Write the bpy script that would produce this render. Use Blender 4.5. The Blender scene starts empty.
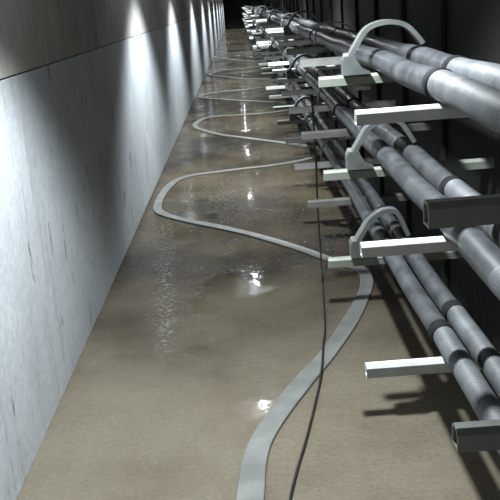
import bpy, bmesh, math, random
from mathutils import Vector, Matrix
random.seed(7)
S = bpy.context.scene
COL = S.collection

# ------------------------------------------------------------------ camera
F, CX, CY = 860.0, 250.0, 250.0            # focal length and centre in px of the 500x500 frame
VPU, VPV, ROLL = 237.0, 3.0, math.radians(4.5)
H = 1.65                                   # eye height
yc = Vector(((VPU-CX)/F, (CY-VPV)/F, -1)).normalized()
e = Vector((math.cos(ROLL), math.sin(ROLL), 0))
xc = (e - e.dot(yc)*yc).normalized()
zc = xc.cross(yc)
C2W = Matrix((xc, yc, zc))                 # rows: world axes written in camera axes
cam_d = bpy.data.cameras.new('camera')
cam = bpy.data.objects.new('camera', cam_d); COL.objects.link(cam)
cam_d.sensor_width = 36; cam_d.lens = 36*F/500; cam_d.clip_start = .02; cam_d.clip_end = 200
M4 = C2W.to_4x4(); M4.translation = (0, 0, H); cam.matrix_world = M4
S.camera = cam

# ------------------------------------------------------------------ world, exposure
W = bpy.data.worlds.new('world'); S.world = W; W.use_nodes = True
W.node_tree.nodes['Background'].inputs[0].default_value = (.5, .6, .7, 1)
W.node_tree.nodes['Background'].inputs[1].default_value = .0
vs = S.view_settings
vs.view_transform = 'Standard'; vs.look = 'None'; vs.gamma = 1; vs.use_curve_mapping = False
vs.exposure = 0.0
LAMP_Y = [-2.4, 2.66, 8.1, 12.5] + [12.5+5.6*i for i in range(1, 9)]
LAMP_X = -.035
LAMP_W = 365.0

# ------------------------------------------------------------------ dimensions
XL, XR, ZC, Y0, Y1 = -.925, .925, 2.46, -5.0, 60.0
TIER = [H-.268, H-.598, H-.925]            # arm-top heights
POST_Y = [1.10+.965*i for i in range(-1, 58)]
ARM_X0, ARM_X1 = .262, .87

# ------------------------------------------------------------------ helpers
def px_floor(u, v, z=0.0):
    d = C2W @ Vector(((u-CX)/F, (CY-v)/F, -1))
    t = (z-H)/d.z
    return Vector((d.x*t, d.y*t, z))

def obj(name, bm, mat, parent=None, smooth=False):
    me = bpy.data.meshes.new(name)
    bmesh.ops.recalc_face_normals(bm, faces=bm.faces)
    bm.to_mesh(me); bm.free()
    if smooth:
        for p in me.polygons: p.use_smooth = True
    if mat: me.materials.append(mat)
    o = bpy.data.objects.new(name, me); COL.objects.link(o)
    if parent: o.parent = parent
    return o

def inst(name, me, parent, loc=(0, 0, 0)):
    o = bpy.data.objects.new(name, me); COL.objects.link(o)
    o.parent = parent; o.location = loc
    return o

def empty(name, loc=(0, 0, 0)):
    o = bpy.data.objects.new(name, None); COL.objects.link(o); o.location = loc
    o.empty_display_size = .1
    return o

def tag(o, label=None, cat=None, group=None, kind=None):
    if label: o['label'] = label
    if cat: o['category'] = cat
    if group: o['group'] = group
    if kind: o['kind'] = kind
    return o

def box(bm, x0, x1, y0, y1, z0, z1, bev=0.0):
    vs_ = [bm.verts.new(p) for p in ((x0,y0,z0),(x1,y0,z0),(x1,y1,z0),(x0,y1,z0),(x0,y0,z1),(x1,y0,z1),(x1,y1,z1),(x0,y1,z1))]
    fs = [bm.faces.new([vs_[i] for i in q]) for q in ((0,3,2,1),(4,5,6,7),(0,1,5,4),(1,2,6,5),(2,3,7,6),(3,0,4,7))]
    if bev:
        ed = list({ed for f in fs for ed in f.edges})
        bmesh.ops.bevel(bm, geom=ed, offset=bev, segments=1, affect='EDGES')

def tube(bm, pts, r, n=16, caps=True):
    """pts: Vectors; r: radius or list"""
    rings = []
    up0 = Vector((0, 0, 1))
    for i, p in enumerate(pts):
        t = (pts[min(i+1, len(pts)-1)] - pts[max(i-1, 0)]).normalized()
        up = up0 if abs(t.dot(up0)) < .9 else Vector((1, 0, 0))
        a = t.cross(up).normalized(); b = a.cross(t)
        rr = r[i] if isinstance(r, (list, tuple)) else r
        rings.append([bm.verts.new(p + rr*(math.cos(2*math.pi*k/n)*a + math.sin(2*math.pi*k/n)*b)) for k in range(n)])
    for A, B in zip(rings, rings[1:]):
        for k in range(n):
            bm.faces.new((A[k], A[(k+1) % n], B[(k+1) % n], B[k]))
    if caps:
        bm.faces.new(rings[0]); bm.faces.new(rings[-1][::-1])

def catmull(P, step):
    out = []
    Q = [P[0]*2-P[1]] + list(P) + [P[-1]*2-P[-2]]
    for i in range(1, len(Q)-2):
        p0, p1, p2, p3 = Q[i-1:i+3]
        n = max(2, int((p2-p1).length/step))
        for k in range(n):
            t = k/n
            out.append(.5*((2*p1)+(p2-p0)*t+(2*p0-5*p1+4*p2-p3)*t*t+(3*p1-p0-3*p2+p3)*t**3))
    out.append(P[-1].copy())
    return out

# ------------------------------------------------------------------ materials
class NT:
    def __init__(s, name):
        s.m = bpy.data.materials.new(name); s.m.use_nodes = True
        s.t = s.m.node_tree; s.b = s.t.nodes['Principled BSDF']
        s.co = s.n('ShaderNodeTexCoord').outputs['Object']
    def n(s, typ, **k):
        nd = s.t.nodes.new(typ)
        for a, b in k.items(): setattr(nd, a, b)
        return nd
    def l(s, a, b): s.t.links.new(a, b)
    def mapped(s, scale):
        m = s.n('ShaderNodeMapping'); s.l(s.co, m.inputs[0]); m.inputs['Scale'].default_value = scale
        return m.outputs[0]
    def noise(s, sc, det=4, rough=.55, co=None):
        nd = s.n('ShaderNodeTexNoise'); nd.inputs['Scale'].default_value = sc
        nd.inputs['Detail'].default_value = det; nd.inputs['Roughness'].default_value = rough
        s.l(co or s.co, nd.inputs['Vector']); return nd.outputs['Fac']
    def ramp(s, fac, stops):
        r = s.n('ShaderNodeValToRGB'); s.l(fac, r.inputs[0])
        el = r.color_ramp.elements
        while len(el) < len(stops): el.new(.5)
        for q, (p, c) in zip(el, stops):
            q.position = p; q.color = (*c, 1) if len(c) == 3 else c
        return r.outputs[0]
    def mix(s, fac, a, b, mode='MIX'):
        m = s.n('ShaderNodeMix', data_type='RGBA', blend_type=mode)
        for sock, v in ((m.inputs[0], fac), (m.inputs[6], a), (m.inputs[7], b)):
            if hasattr(v, 'links') or hasattr(v, 'is_linked'): s.l(v, sock)
            elif isinstance(v, (int, float)): sock.default_value = v
            else: sock.default_value = (*v, 1)
        return m.outputs[2]
    def bump(s, h, st, dist, sock='Normal', prev=None):
        b = s.n('ShaderNodeBump'); b.inputs['Strength'].default_value = st; b.inputs['Distance'].default_value = dist
        s.l(h, b.inputs['Height'])
        if prev: s.l(prev, b.inputs['Normal'])
        s.l(b.outputs[0], s.b.inputs[sock]); return b.outputs[0]

def gr(v): return (v, v, v)

# left wall: pale painted concrete with drip stains and scuffs
def mat_wall():
    k = NT('painted_concrete')
    base = k.ramp(k.noise(1.6, 5), [(.3, (.50, .54, .58)), (.7, (.64, .68, .72))])
    drip = k.ramp(k.noise(1.0, 5, .6, k.mapped((6, 6, .8))), [(.54, gr(0)), (.75, gr(.6))])
    c = k.mix(drip, base, (.36, .35, .33))
    spot = k.ramp(k.noise(1.0, 3, .5, k.mapped((11, 11, 3.0))), [(.655, gr(0)), (.72, gr(.85))])
    c = k.mix(spot, c, (.16, .16, .17))
    mott = k.ramp(k.noise(30, 4), [(.35, gr(.85)), (.65, gr(1))])
    c = k.mix(1, c, mott, 'MULTIPLY')
    k.l(c, k.b.inputs['Base Color']); k.b.inputs['Roughness'].default_value = .62
    k.bump(k.noise(14, 6, .6), .35, .01)
    return k.m
def mat_wall_upper():  # base tone darker and browner, painting in the shade above the lamp cones
    k = NT('shade_toned_concrete')
    base = k.ramp(k.noise(2.2, 6), [(.3, (.36, .35, .32)), (.7, (.50, .49, .46))])
    st = k.ramp(k.noise(1, 5, .6, k.mapped((7, 7, 1.2))), [(.5, gr(0)), (.75, gr(.6))])
    k.l(k.mix(st, base, (.20, .19, .17)), k.b.inputs['Base Color'])
    k.b.inputs['Roughness'].default_value = .8
    k.bump(k.noise(16, 6, .6), .4, .01)
    return k.m
def mat_dark():  # near-black colour stands in for the unlit background behind the cables
    k = NT('shade_black_wall')
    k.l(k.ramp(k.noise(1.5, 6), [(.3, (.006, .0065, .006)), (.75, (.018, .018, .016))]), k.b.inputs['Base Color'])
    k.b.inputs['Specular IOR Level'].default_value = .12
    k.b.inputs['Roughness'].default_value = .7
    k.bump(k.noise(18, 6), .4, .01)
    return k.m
def mat_floor():
    k = NT('silty_wet_floor')
    n1 = k.noise(1.0, 7, .62, k.mapped((1, .8, 1)))
    mud = k.ramp(n1, [(.34, (.032, .025, .015)), (.45, (.068, .052, .031)), (.56, (.118, .091, .055)), (.75, (.18, .145, .095))])
    silt = k.ramp(n1, [(.30, (.135, .112, .080)), (.5, (.205, .176, .130)), (.75, (.26, .225, .172))])
    sep = k.n('ShaderNodeSeparateXYZ'); k.l(k.co, sep.inputs[0])
    wob = k.n('ShaderNodeMath', operation='MULTIPLY_ADD'); k.l(k.noise(.9, 5, .6), wob.inputs[0]); wob.inputs[1].default_value = 5.0; k.l(sep.outputs[1], wob.inputs[2])
    mr = k.n('ShaderNodeMapRange'); k.l(wob.outputs[0], mr.inputs[0]); mr.inputs[1].default_value = 6.0; mr.inputs[2].default_value = 8.2
    silt = k.mix(mr.outputs[0], silt, mud)
    grit = k.ramp(k.noise(60, 3), [(.3, gr(.86)), (.7, gr(1.06))])
    k.l(k.mix(1, silt, grit, 'MULTIPLY'), k.b.inputs['Base Color'])
    k.b.inputs['Roughness'].default_value = .85
    k.b.inputs['Specular IOR Level'].default_value = .1
    wet = k.ramp(k.noise(.9, 3, .5), [(.30, gr(.35)), (.48, gr(1))])
    k.l(wet, k.b.inputs['Coat Weight'])
    k.b.inputs['Coat IOR'].default_value = 1.36
    rg = k.ramp(k.noise(2.6, 6, .62), [(.40, gr(.025)), (.60, gr(.09)), (.72, gr(.22))])
    k.l(rg, k.b.inputs['Coat Roughness'])
    p = k.bump(k.noise(6, 3, .5), .14, .006, 'Coat Normal')
    fr = k.ramp(k.noise(34, 4, .65), [(.46, gr(0)), (.72, gr(1))])
    msk = k.ramp(k.noise(1.7, 4, .6), [(.40, gr(.04)), (.51, gr(1))])
    k.bump(k.mix(1, fr, msk, 'MULTIPLY'), 1.0, .010, 'Coat Normal', p)
    k.bump(k.noise(30, 5), .25, .004, 'Normal')
    return k.m
def mat_simple(name, c0, c1, rough, sc=8, metal=0, bump=.2, dist=.003, bsc=40, spec=.5):
    k = NT(name)
    k.l(k.ramp(k.noise(sc, 5), [(.3, c0), (.7, c1)]), k.b.inputs['Base Color'])
    k.b.inputs['Roughness'].default_value = rough; k.b.inputs['Metallic'].default_value = metal
    if bump: k.bump(k.noise(bsc, 4), bump, dist)
    k.b.inputs['Specular IOR Level'].default_value = spec
    return k.m
def mat_cable(name, c0, c1, rough, rib=.35):
    k = NT(name)
    w = k.n('ShaderNodeTexWave', wave_type='BANDS', bands_direction='Y'); w.inputs['Scale'].default_value = 34
    w.inputs['Distortion'].default_value = .3
    k.l(k.co, w.inputs['Vector'])
    dust = k.ramp(k.noise(12, 6, .65), [(.35, c0), (.68, c1)])
    k.l(dust, k.b.inputs['Base Color'])
    k.b.inputs['Roughness'].default_value = rough
    p = k.bump(w.outputs['Fac'], rib, .004)
    k.bump(k.noise(90, 3), .2, .002, 'Normal', p)
    return k.m
def mat_hose():
    k = NT('flat_canvas_hose')
    c = k.ramp(k.noise(7, 5), [(.3, (.17, .178, .168)), (.7, (.27, .28, .268))])
    k.l(c, k.b.inputs['Base Color']); k.b.inputs['Roughness'].default_value = .45
    k.bump(k.noise(150, 2), .25, .002)
    return k.m
M = dict(
    wall=mat_wall(), upper=mat_wall_upper(), dark=mat_dark(), floor=mat_floor(), hose=mat_hose(),
    joint=mat_simple('joint_grime', (.05, .048, .042), (.11, .10, .09), .9),
    white=mat_simple('white_painted_steel', (.66, .68, .66), (.80, .82, .80), .5, 20, 0, .3, .004, 60),
    galv=mat_simple('dull_galvanised_steel', (.20, .21, .19), (.30, .31, .285), .5, 10, .2),
    olive=mat_simple('grey_green_painted_steel', (.12, .135, .11), (.19, .205, .175), .55, 10),
    black=mat_simple('shade_black_steel', (.008, .008, .008), (.018, .018, .017), .8, 10, spec=.15),  # uprights coloured near black to sink into the shade on the right
    darksteel=mat_simple('dark_steel', (.06, .06, .055), (.12, .12, .11), .5, 10, .2),
    cast=mat_simple('grey_cast_alloy', (.085, .092, .09), (.145, .153, .15), .45, 12, .2),
    bolt=mat_simple('zinc_bolt', (.5, .5, .5), (.65, .65, .65), .35, 20, .8, 0),
    cable=mat_cable('dark_cable_sheath', (.026, .028, .031), (.075, .08, .087), .36, .06),
    sleeve=mat_cable('ribbed_grey_sleeve', (.055, .06, .066), (.12, .128, .138), .55, .45),
    collar=mat_simple('black_collar', (.006, .006, .006), (.014, .014, .015), .8, 20, 0, .1, spec=.15),
    cord=mat_simple('black_rubber_cord', (.015, .015, .016), (.035, .035, .035), .5, 20, 0, 0),
    shade=mat_simple('enamelled_shade', (.20, .22, .21), (.26, .28, .27), .4, 6, 0, 0),
)
def mat_emit():
    k = NT('lit_bulb'); k.b.inputs['Base Color'].default_value = (1, 1, 1, 1)
    k.b.inputs['Emission Color'].default_value = (.92, .97, 1, 1); k.b.inputs['Emission Strength'].default_value = 330
    return k.m
M['bulb'] = mat_emit()

# ------------------------------------------------------------------ setting
def slab(name, dims, mat, parent=None):
    bm = bmesh.new(); box(bm, *dims)
    o = obj(name, bm, mat, parent)
    if not parent: o['kind'] = 'structure'
    return o
floor = slab('floor', (XL-.3, XR+.3, Y0, Y1, -.2, 0), M['floor'])
ceiling = slab('ceiling', (XL-.3, XR+.3, Y0, Y1, ZC, ZC+.2), M['upper'])
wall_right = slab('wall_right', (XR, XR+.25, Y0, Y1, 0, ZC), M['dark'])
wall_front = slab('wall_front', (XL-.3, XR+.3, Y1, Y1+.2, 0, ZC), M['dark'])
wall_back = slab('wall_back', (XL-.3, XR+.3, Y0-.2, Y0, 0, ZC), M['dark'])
# left wall: grimy core in the joints, cast panels standing proud of it
wall_left = slab('wall_left', (XL-.25, XL-.012, Y0, Y1, 0, ZC), M['joint'])
JZ, g = H-.215, .0025
ys = [Y0, 2.74] + [2.74+6.0*i for i in range(1, 10)] + [Y1]
for a, b in zip(ys, ys[1:]):
    for z0, z1, m in ((.0, JZ-g, 'wall'), (JZ+g, ZC, 'upper')):
        bm = bmesh.new(); box(bm, XL-.04, XL, a+g, b-g, z0+.001, z1-.001, .002)
        obj('panel', bm, M[m], wall_left)

# ------------------------------------------------------------------ ceiling lamps
def lathe(bm, prof, n=24):
    rings = [[bm.verts.new((r*math.cos(2*math.pi*k/n), r*math.sin(2*math.pi*k/n), z)) for k in range(n)] for r, z in prof]
    for A, B in zip(rings, rings[1:]):
        for k in range(n): bm.faces.new((A[k], A[(k+1) % n], B[(k+1) % n], B[k]))
    bm.faces.new(rings[0]); bm.faces.new(rings[-1])
bm = bmesh.new(); lathe(bm, [(.05, 0), (.05, -.03), (.02, -.034), (.02, -.05)]); mt = obj('mount', bm, M['shade'], smooth=True)
bm = bmesh.new(); lathe(bm, [(.02, -.045), (.05, -.05), (.14, -.105), (.145, -.11), (.138, -.108), (.045, -.056), (.02, -.052)]); sh = obj('lamp_shade', bm, M['shade'], smooth=True)
bm = bmesh.new(); lathe(bm, [(.012, -.053), (.02, -.06), (.035, -.085), (.03, -.108), (.012, -.12)]); bu = obj('bulb', bm, M['bulb'], smooth=True)
parts0 = [mt, sh, bu]
for i, y in enumerate(LAMP_Y):
    r = empty('ceiling_lamp', (LAMP_X, y, ZC))
    nth = ['behind the viewpoint', 'just ahead of the viewpoint', 'second ahead', 'third ahead', 'fourth ahead', 'fifth ahead', 'sixth ahead', 'seventh ahead', 'eighth ahead', 'ninth ahead', 'tenth ahead', 'farthest down the tunnel'][i]
    tag(r, f'shaded lamp on the tunnel ceiling, {nth}', 'lamp', 'lamps along the ceiling')
    for p in parts0:
        if i == 0: p.parent = r
        else: inst(p.name.split('.')[0], p.data, r)
    ld = bpy.data.lights.new('lamp_light', 'SPOT'); ld.energy = LAMP_W; ld.color = (.90, .97, 1.0)
    ld.spot_size = math.radians(119); ld.spot_blend = .5; ld.shadow_soft_size = .03
    lo = bpy.data.objects.new('lamp_light', ld); COL.objects.link(lo); lo.parent = r; lo.location = (0, 0, -.135)

# ------------------------------------------------------------------ cable brackets
AW, AH = .034, .034
def arm_mesh(nm, mat):
    bm = bmesh.new(); L = ARM_X1-ARM_X0
    # square tube whose open end faces the aisle
    c = .008; t = .004
    def ring(m):
        a, b = AW/2-m, AH-m
        return [(-a, -b), (a, -b), (a, -c-m*.4), (AW/2-c-m*.4, -m), (-AW/2+c+m*.4, -m), (-a, -c-m*.4)]
    o, i_ = ring(0), ring(t)
    A = [bm.verts.new((0, y, z)) for y, z in o]; B = [bm.verts.new((L, y, z)) for y, z in o]
    I = [bm.verts.new((0, y, z)) for y, z in i_]; J = [bm.verts.new((.03, y, z)) for y, z in i_]
    for k in range(6):
        q = (k+1) % 6
        bm.faces.new((A[k], A[q], B[q], B[k])); bm.faces.new((A[k], A[q], I[q], I[k])); bm.faces.new((I[k], I[q], J[q], J[k]))
    bm.faces.new(B); bm.faces.new(J)
    bmesh.ops.recalc_face_normals(bm, faces=bm.faces)
    me = bpy.data.meshes.new(nm); bm.to_mesh(me); bm.free(); me.materials.append(mat); return me
def strap_mesh(nm, prof, th, w, mat):
    """prof: (x,z) centre line; a band of thickness th and width w along y"""
    bm = bmesh.new(); P = [Vector((x, 0, z)) for x, z in prof]; P = catmull(P, .012); rings = []
    for i, p in enumerate(P):
        t = (P[min(i+1, len(P)-1)]-P[max(i-1, 0)]).normalized(); nrm = Vector((-t.z, 0, t.x))
        rings.append([bm.verts.new(p+nrm*a*th/2+Vector((0, b*w/2, 0))) for a, b in ((-1, -1), (-1, 1), (1, 1), (1, -1))])
    for A, B in zip(rings, rings[1:]):
        for k in range(4): bm.faces.new((A[k], A[(k+1) % 4], B[(k+1) % 4], B[k]))
    bm.faces.new(rings[0]); bm.faces.new(rings[-1][::-1])
    bmesh.ops.recalc_face_normals(bm, faces=bm.faces)
    me = bpy.data.meshes.new(nm); bm.to_mesh(me); bm.free(); me.materials.append(mat); return me
def box_mesh(nm, dims, mat, bev=.003):
    bm = bmesh.new(); box(bm, *dims, bev); bmesh.ops.recalc_face_normals(bm, faces=bm.faces)
    me = bpy.data.meshes.new(nm); bm.to_mesh(me); bm.free(); me.materials.append(mat); return me
ARM = {k: arm_mesh('arm', M[k]) for k in ('white', 'galv', 'olive', 'darksteel')}
UPR = box_mesh('upright', (-.022, .0, -.03, .03, -.0, ZC-.02), M['black'])
SEAT = [(.622, .078), (.585, .072), (.556, .060)]      # crest of the right-hand cable on each tier
def saddle_prof(x, z):
    d = x-.45
    return [(.365, .05), (.378, .07), (.397, .10), (.42, .135), (.45, .158), (.45+.32*d, .168), (.45+.65*d, .155), (.45+.9*d, z+.035), (x, z+.010)]
def thin_prof(x, z):
    d = x-.44
    return [(.42, .006), (.423, .05), (.432, .09), (.45, .115), (.44+.3*d, .13), (.44+.65*d, .122), (.44+.9*d, z+.024), (x, z+.006)]
SADDLE = [strap_mesh('saddle', saddle_prof(*q), .016, .06, M['cast']) for q in SEAT]
THIN = [strap_mesh('saddle', thin_prof(*q), .008, .035, M['cast']) for q in SEAT]
def foot_mesh():
    bm = bmesh.new(); prof = [(.345, 0), (.437, 0), (.437, .008), (.41, .022), (.393, .05), (.388, .064), (.352, .064), (.345, .05)]
    A = [bm.verts.new((x, -.033, z)) for x, z in prof]; B = [bm.verts.new((x, .033, z)) for x, z in prof]
    for k in range(len(prof)):
        q = (k+1) % len(prof); bm.faces.new((A[k], A[q], B[q], B[k]))
    bm.faces.new(A); bm.faces.new(B[::-1]); bmesh.ops.recalc_face_normals(bm, faces=bm.faces)
    me = bpy.data.meshes.new('foot'); bm.to_mesh(me); bm.free(); me.materials.append(M['cast']); return me
FOOT = foot_mesh()
bm = bmesh.new(); bmesh.ops.create_cone(bm, cap_ends=True, segments=6, radius1=.009, radius2=.009, depth=.012)
BOLT = bpy.data.meshes.new('bolt'); bm.to_mesh(BOLT); bm.free(); BOLT.materials.append(M['bolt'])

ORD = ['nearest', 'second', 'third', 'fourth', 'fifth', 'sixth', 'seventh', 'eighth', 'ninth', 'tenth', 'eleventh', 'twelfth']
def nth(i):
    return ORD[i] if i < 12 else f'{i+1}th'
for j, y in enumerate(POST_Y):
    i = j-1                                     # 0 = nearest bracket in view
    r = empty('cable_bracket', (0, y, 0))
    inst('upright', UPR, r, (XR-.002, 0, .001))
    if i == 0: kinds = ['galv']*3
    elif i == 1: kinds = ['white']*3
    elif i == 2: kinds = ['olive']*3
    elif i == 3: kinds = ['white', 'darksteel', 'darksteel']
    elif i == 4: kinds = ['olive', 'white', 'white']
    else: kinds = [random.choice(['white', 'galv', 'olive', 'white']) for _ in range(3)]
    for t, (zt, kd) in enumerate(zip(TIER, kinds)):
        dx = random.uniform(-.012, .012) if i > 2 else 0
        if i == 0 and t == 0: dx = -.035
        a = inst('arm', ARM[kd], r, (ARM_X0+dx, 0, zt))
        if i <= 4: a['label'] = {'white': 'white painted steel arm', 'galv': 'dull grey steel arm', 'olive': 'grey green steel arm', 'darksteel': 'dark steel arm'}[kd]
        if i >= 2 and i % 2 == 0 and i <= 24:
            c = inst('clamp', (SADDLE if i % 4 == 2 else THIN)[t], r, (0, 0, zt))
            if i % 4 == 2:
                inst('foot', FOOT, c, (0, 0, .001)); inst('bolt', BOLT, c, (.358, 0, .068))
            else:
                inst('bolt', BOLT, c, (.425, 0, .012))
    if i < 0:
        tag(r, 'three armed cable bracket level with the viewpoint, just out of frame', 'bracket', 'cable brackets')
    elif i == 0: tag(r, 'nearest three armed cable bracket, dull grey arms cut by the right edge', 'bracket', 'cable brackets')
    elif i == 1: tag(r, 'second nearest cable bracket, three bright white arms without clamps', 'bracket', 'cable brackets')
    elif i == 2: tag(r, 'third cable bracket, grey green arms carrying large cast saddle clamps', 'bracket', 'cable brackets')
    elif i == 3: tag(r, 'fourth cable bracket, dark lower arms just beyond the large saddle clamps', 'bracket', 'cable brackets')
    elif i == 4: tag(r, 'fifth cable bracket, thin strap clamps, cord hanging from its middle arm', 'bracket', 'cable brackets')
    else: tag(r, f'{nth(i)} cable bracket counted from the viewpoint, on the dark right wall', 'bracket', 'cable brackets')

# ------------------------------------------------------------------ cables
def cable(xo, tier, rad, sleeve_y, bands, label, ph):
    base = TIER[tier]+rad+.001
    pts = []
    for k in range(-8*1, 8*(len(POST_Y)-1)+3):
        y = POST_Y[0]+k*.965/8
        if y > Y1-.3: break
        if y > 16 and k % 4: continue
        sag = .007*math.sin(math.pi*((k % 8)/8))**2 if y < 16 else 0
        wob = .003*math.sin(y*.9+tier)+.002*math.sin(y*2.3+2*tier)
        pts.append(Vector((xo+wob, y, base-sag)))
    bm = bmesh.new(); tube(bm, pts, rad, 24)
    o = obj('cable', bm, M['cable'], None, True)
    tag(o, label, 'cable', 'power cables on the brackets')
    q = [p for p in pts if p.y < sleeve_y-.02]
    q.append(Vector((q[-1].x, sleeve_y, q[-1].z)))
    bm = bmesh.new(); tube(bm, q, [rad+.0006]*(len(q)), 24, False)
    sl = obj('ribbed_sleeve', bm, M['sleeve'], o, True); sl['label'] = 'pale ribbed sleeve over the near length'
    for yb, w in bands:  # slightly raised black bands around the cable
        k = min(range(len(pts)), key=lambda n: abs(pts[n].y-yb))
        p = Vector((pts[k].x, yb, pts[k].z)); d = (pts[k+1]-pts[k-1]).normalized()
        bm = bmesh.new(); tube(bm, [p-d*w/2, p-d*w*.45, p+d*w*.45, p+d*w/2], [rad+.001, rad+.0045, rad+.0045, rad+.001], 24)
        b = obj('collar_band', bm, M['collar'], o, True); b['label'] = 'black tape band'
    return o
cable(.484, 0, .037, 2.13, [(2.15, .05), (5.6, .03), (8.5, .03)], 'left cable on the top tier of bracket arms, nearest the aisle', 0)
cable(.622, 0, .038, 2.52, [(2.54, .05), (5.5, .03)], 'right cable on the top tier of bracket arms, towards the dark wall', 1)
cable(.490, 1, .035, 1.62, [(4.4, .03), (7.4, .03)], 'left cable on the middle tier of bracket arms', 2)
cable(.585, 1, .035, 2.42, [(2.44, .05), (4.6, .03)], 'right cable on the middle tier of bracket arms', 3)
cable(.484, 2, .029, 2.14, [(2.16, .05), (4.4, .03), (6.4, .03)], 'left cable on the lowest tier of bracket arms, above the floor', 4)
cable(.556, 2, .029, 2.3, [(2.31, .05), (4.6, .03)], 'right cable on the lowest tier of bracket arms, nearest the dark wall', 5)

# ------------------------------------------------------------------ flat hose on the floor
HP = [(246, 540), (249, 515), (251, 494), (254, 466), (262, 441), (282, 410), (304, 382), (326, 357), (346, 329), (360, 304), (367, 284), (363, 272), (350, 266), (326, 259), (298, 249), (254, 236), (220, 228),
      (190, 222), (170, 217), (159, 212), (158, 205), (162, 196), (168, 188), (175, 182), (184, 178), (198, 175), (222, 172), (246, 169), (272, 166), (304, 160.5), (325, 153), (318, 148), (288, 144), (246, 138.5), (220, 135), (201, 130), (195, 126), (200, 121),
      (213, 117), (245, 115), (278, 112), (298, 107), (294, 103), (265, 102), (225, 100), (203, 98), (201, 96), (220, 92.5), (249, 89.5), (275, 86), (285, 82), (275, 80), (240, 78.5), (214, 76), (211, 74), (226, 70.5), (250, 68), (268, 65), (266, 62), (240, 60.5), (218, 58), (217, 56), (230, 53.5), (255, 51)]
P = []
for u, v in HP:
    p = px_floor(u, v)
    p.x = max(XL+.09, min(XR-.12, p.x)); P.append(p)
print('hose', [(round(p.x, 2), round(p.y, 2)) for p in P])
C = catmull(P, .04)
bm = bmesh.new(); rings = []
HW = .047
prof = [(-1, .006), (-.93, .0125), (-.8, .011), (0, .012), (.8, .011), (.93, .0125), (1, .006), (.93, .0012), (-.93, .0012)]
for i, p in enumerate(C):
    t = (C[min(i+1, len(C)-1)]-C[max(i-1, 0)]); t.z = 0; t.normalize(); s = Vector((-t.y, t.x, 0))
    w = HW*(1-.2*max(0, min(1, (p.y-3.8)/1.2)))*(1+.05*math.sin(i*.31)+.03*math.sin(i*.13))
    rings.append([bm.verts.new(p+s*a*w+Vector((0, 0, z))) for a, z in prof])
n = len(prof)
for A, B in zip(rings, rings[1:]):
    for k in range(n): bm.faces.new((A[k], A[(k+1) % n], B[(k+1) % n], B[k]))
bm.faces.new(rings[0]); bm.faces.new(rings[-1][::-1])
tag(obj('flat_hose', bm, M['hose'], None, True), 'pale grey flat hose zigzagging along the wet tunnel floor', 'hose')

# ------------------------------------------------------------------ hanging black cord
y4 = POST_Y[1+4]
hx = .385
top = TIER[1]
pts = [Vector((hx, y4+.026, top-.06)), Vector((hx, y4+.024, top+.004)), Vector((hx, y4, top+.009)), Vector((hx, y4-.024, top+.004)), Vector((hx, y4-.026, top-.06)),
       Vector((hx+.002, y4-.027, .75)), Vector((hx-.004, y4-.03, .45)), Vector((hx, y4-.035, .15)), Vector((hx-.002, y4-.06, .03)), Vector((hx-.006, y4-.12, .009))]
for u, v in ((325, 325), (323.5, 345), (322, 370)):
    q = px_floor(u, v, .009); pts.append(q)
for u, v in ((316, 400), (306, 440), (297, 470), (290, 500), (286, 530)):
    pts.append(px_floor(u, v, .009))
for p in pts[-8:]:
    p.z = .009
# where the cord crosses the hose it lies on top of it
cc = catmull(pts, .03)
for p in cc:
    if p.z < .03:
        dmin = min((Vector((p.x, p.y, 0))-Vector((q.x, q.y, 0))).length for q in C)
        p.z = .009+.012*max(0, min(1, (.085-dmin)/.03))
bm = bmesh.new(); tube(bm, cc, .0055, 8)
tag(obj('hanging_cord', bm, M['cord'], None, True), 'thin black cord hanging from a bracket arm and trailing along the floor', 'cord')
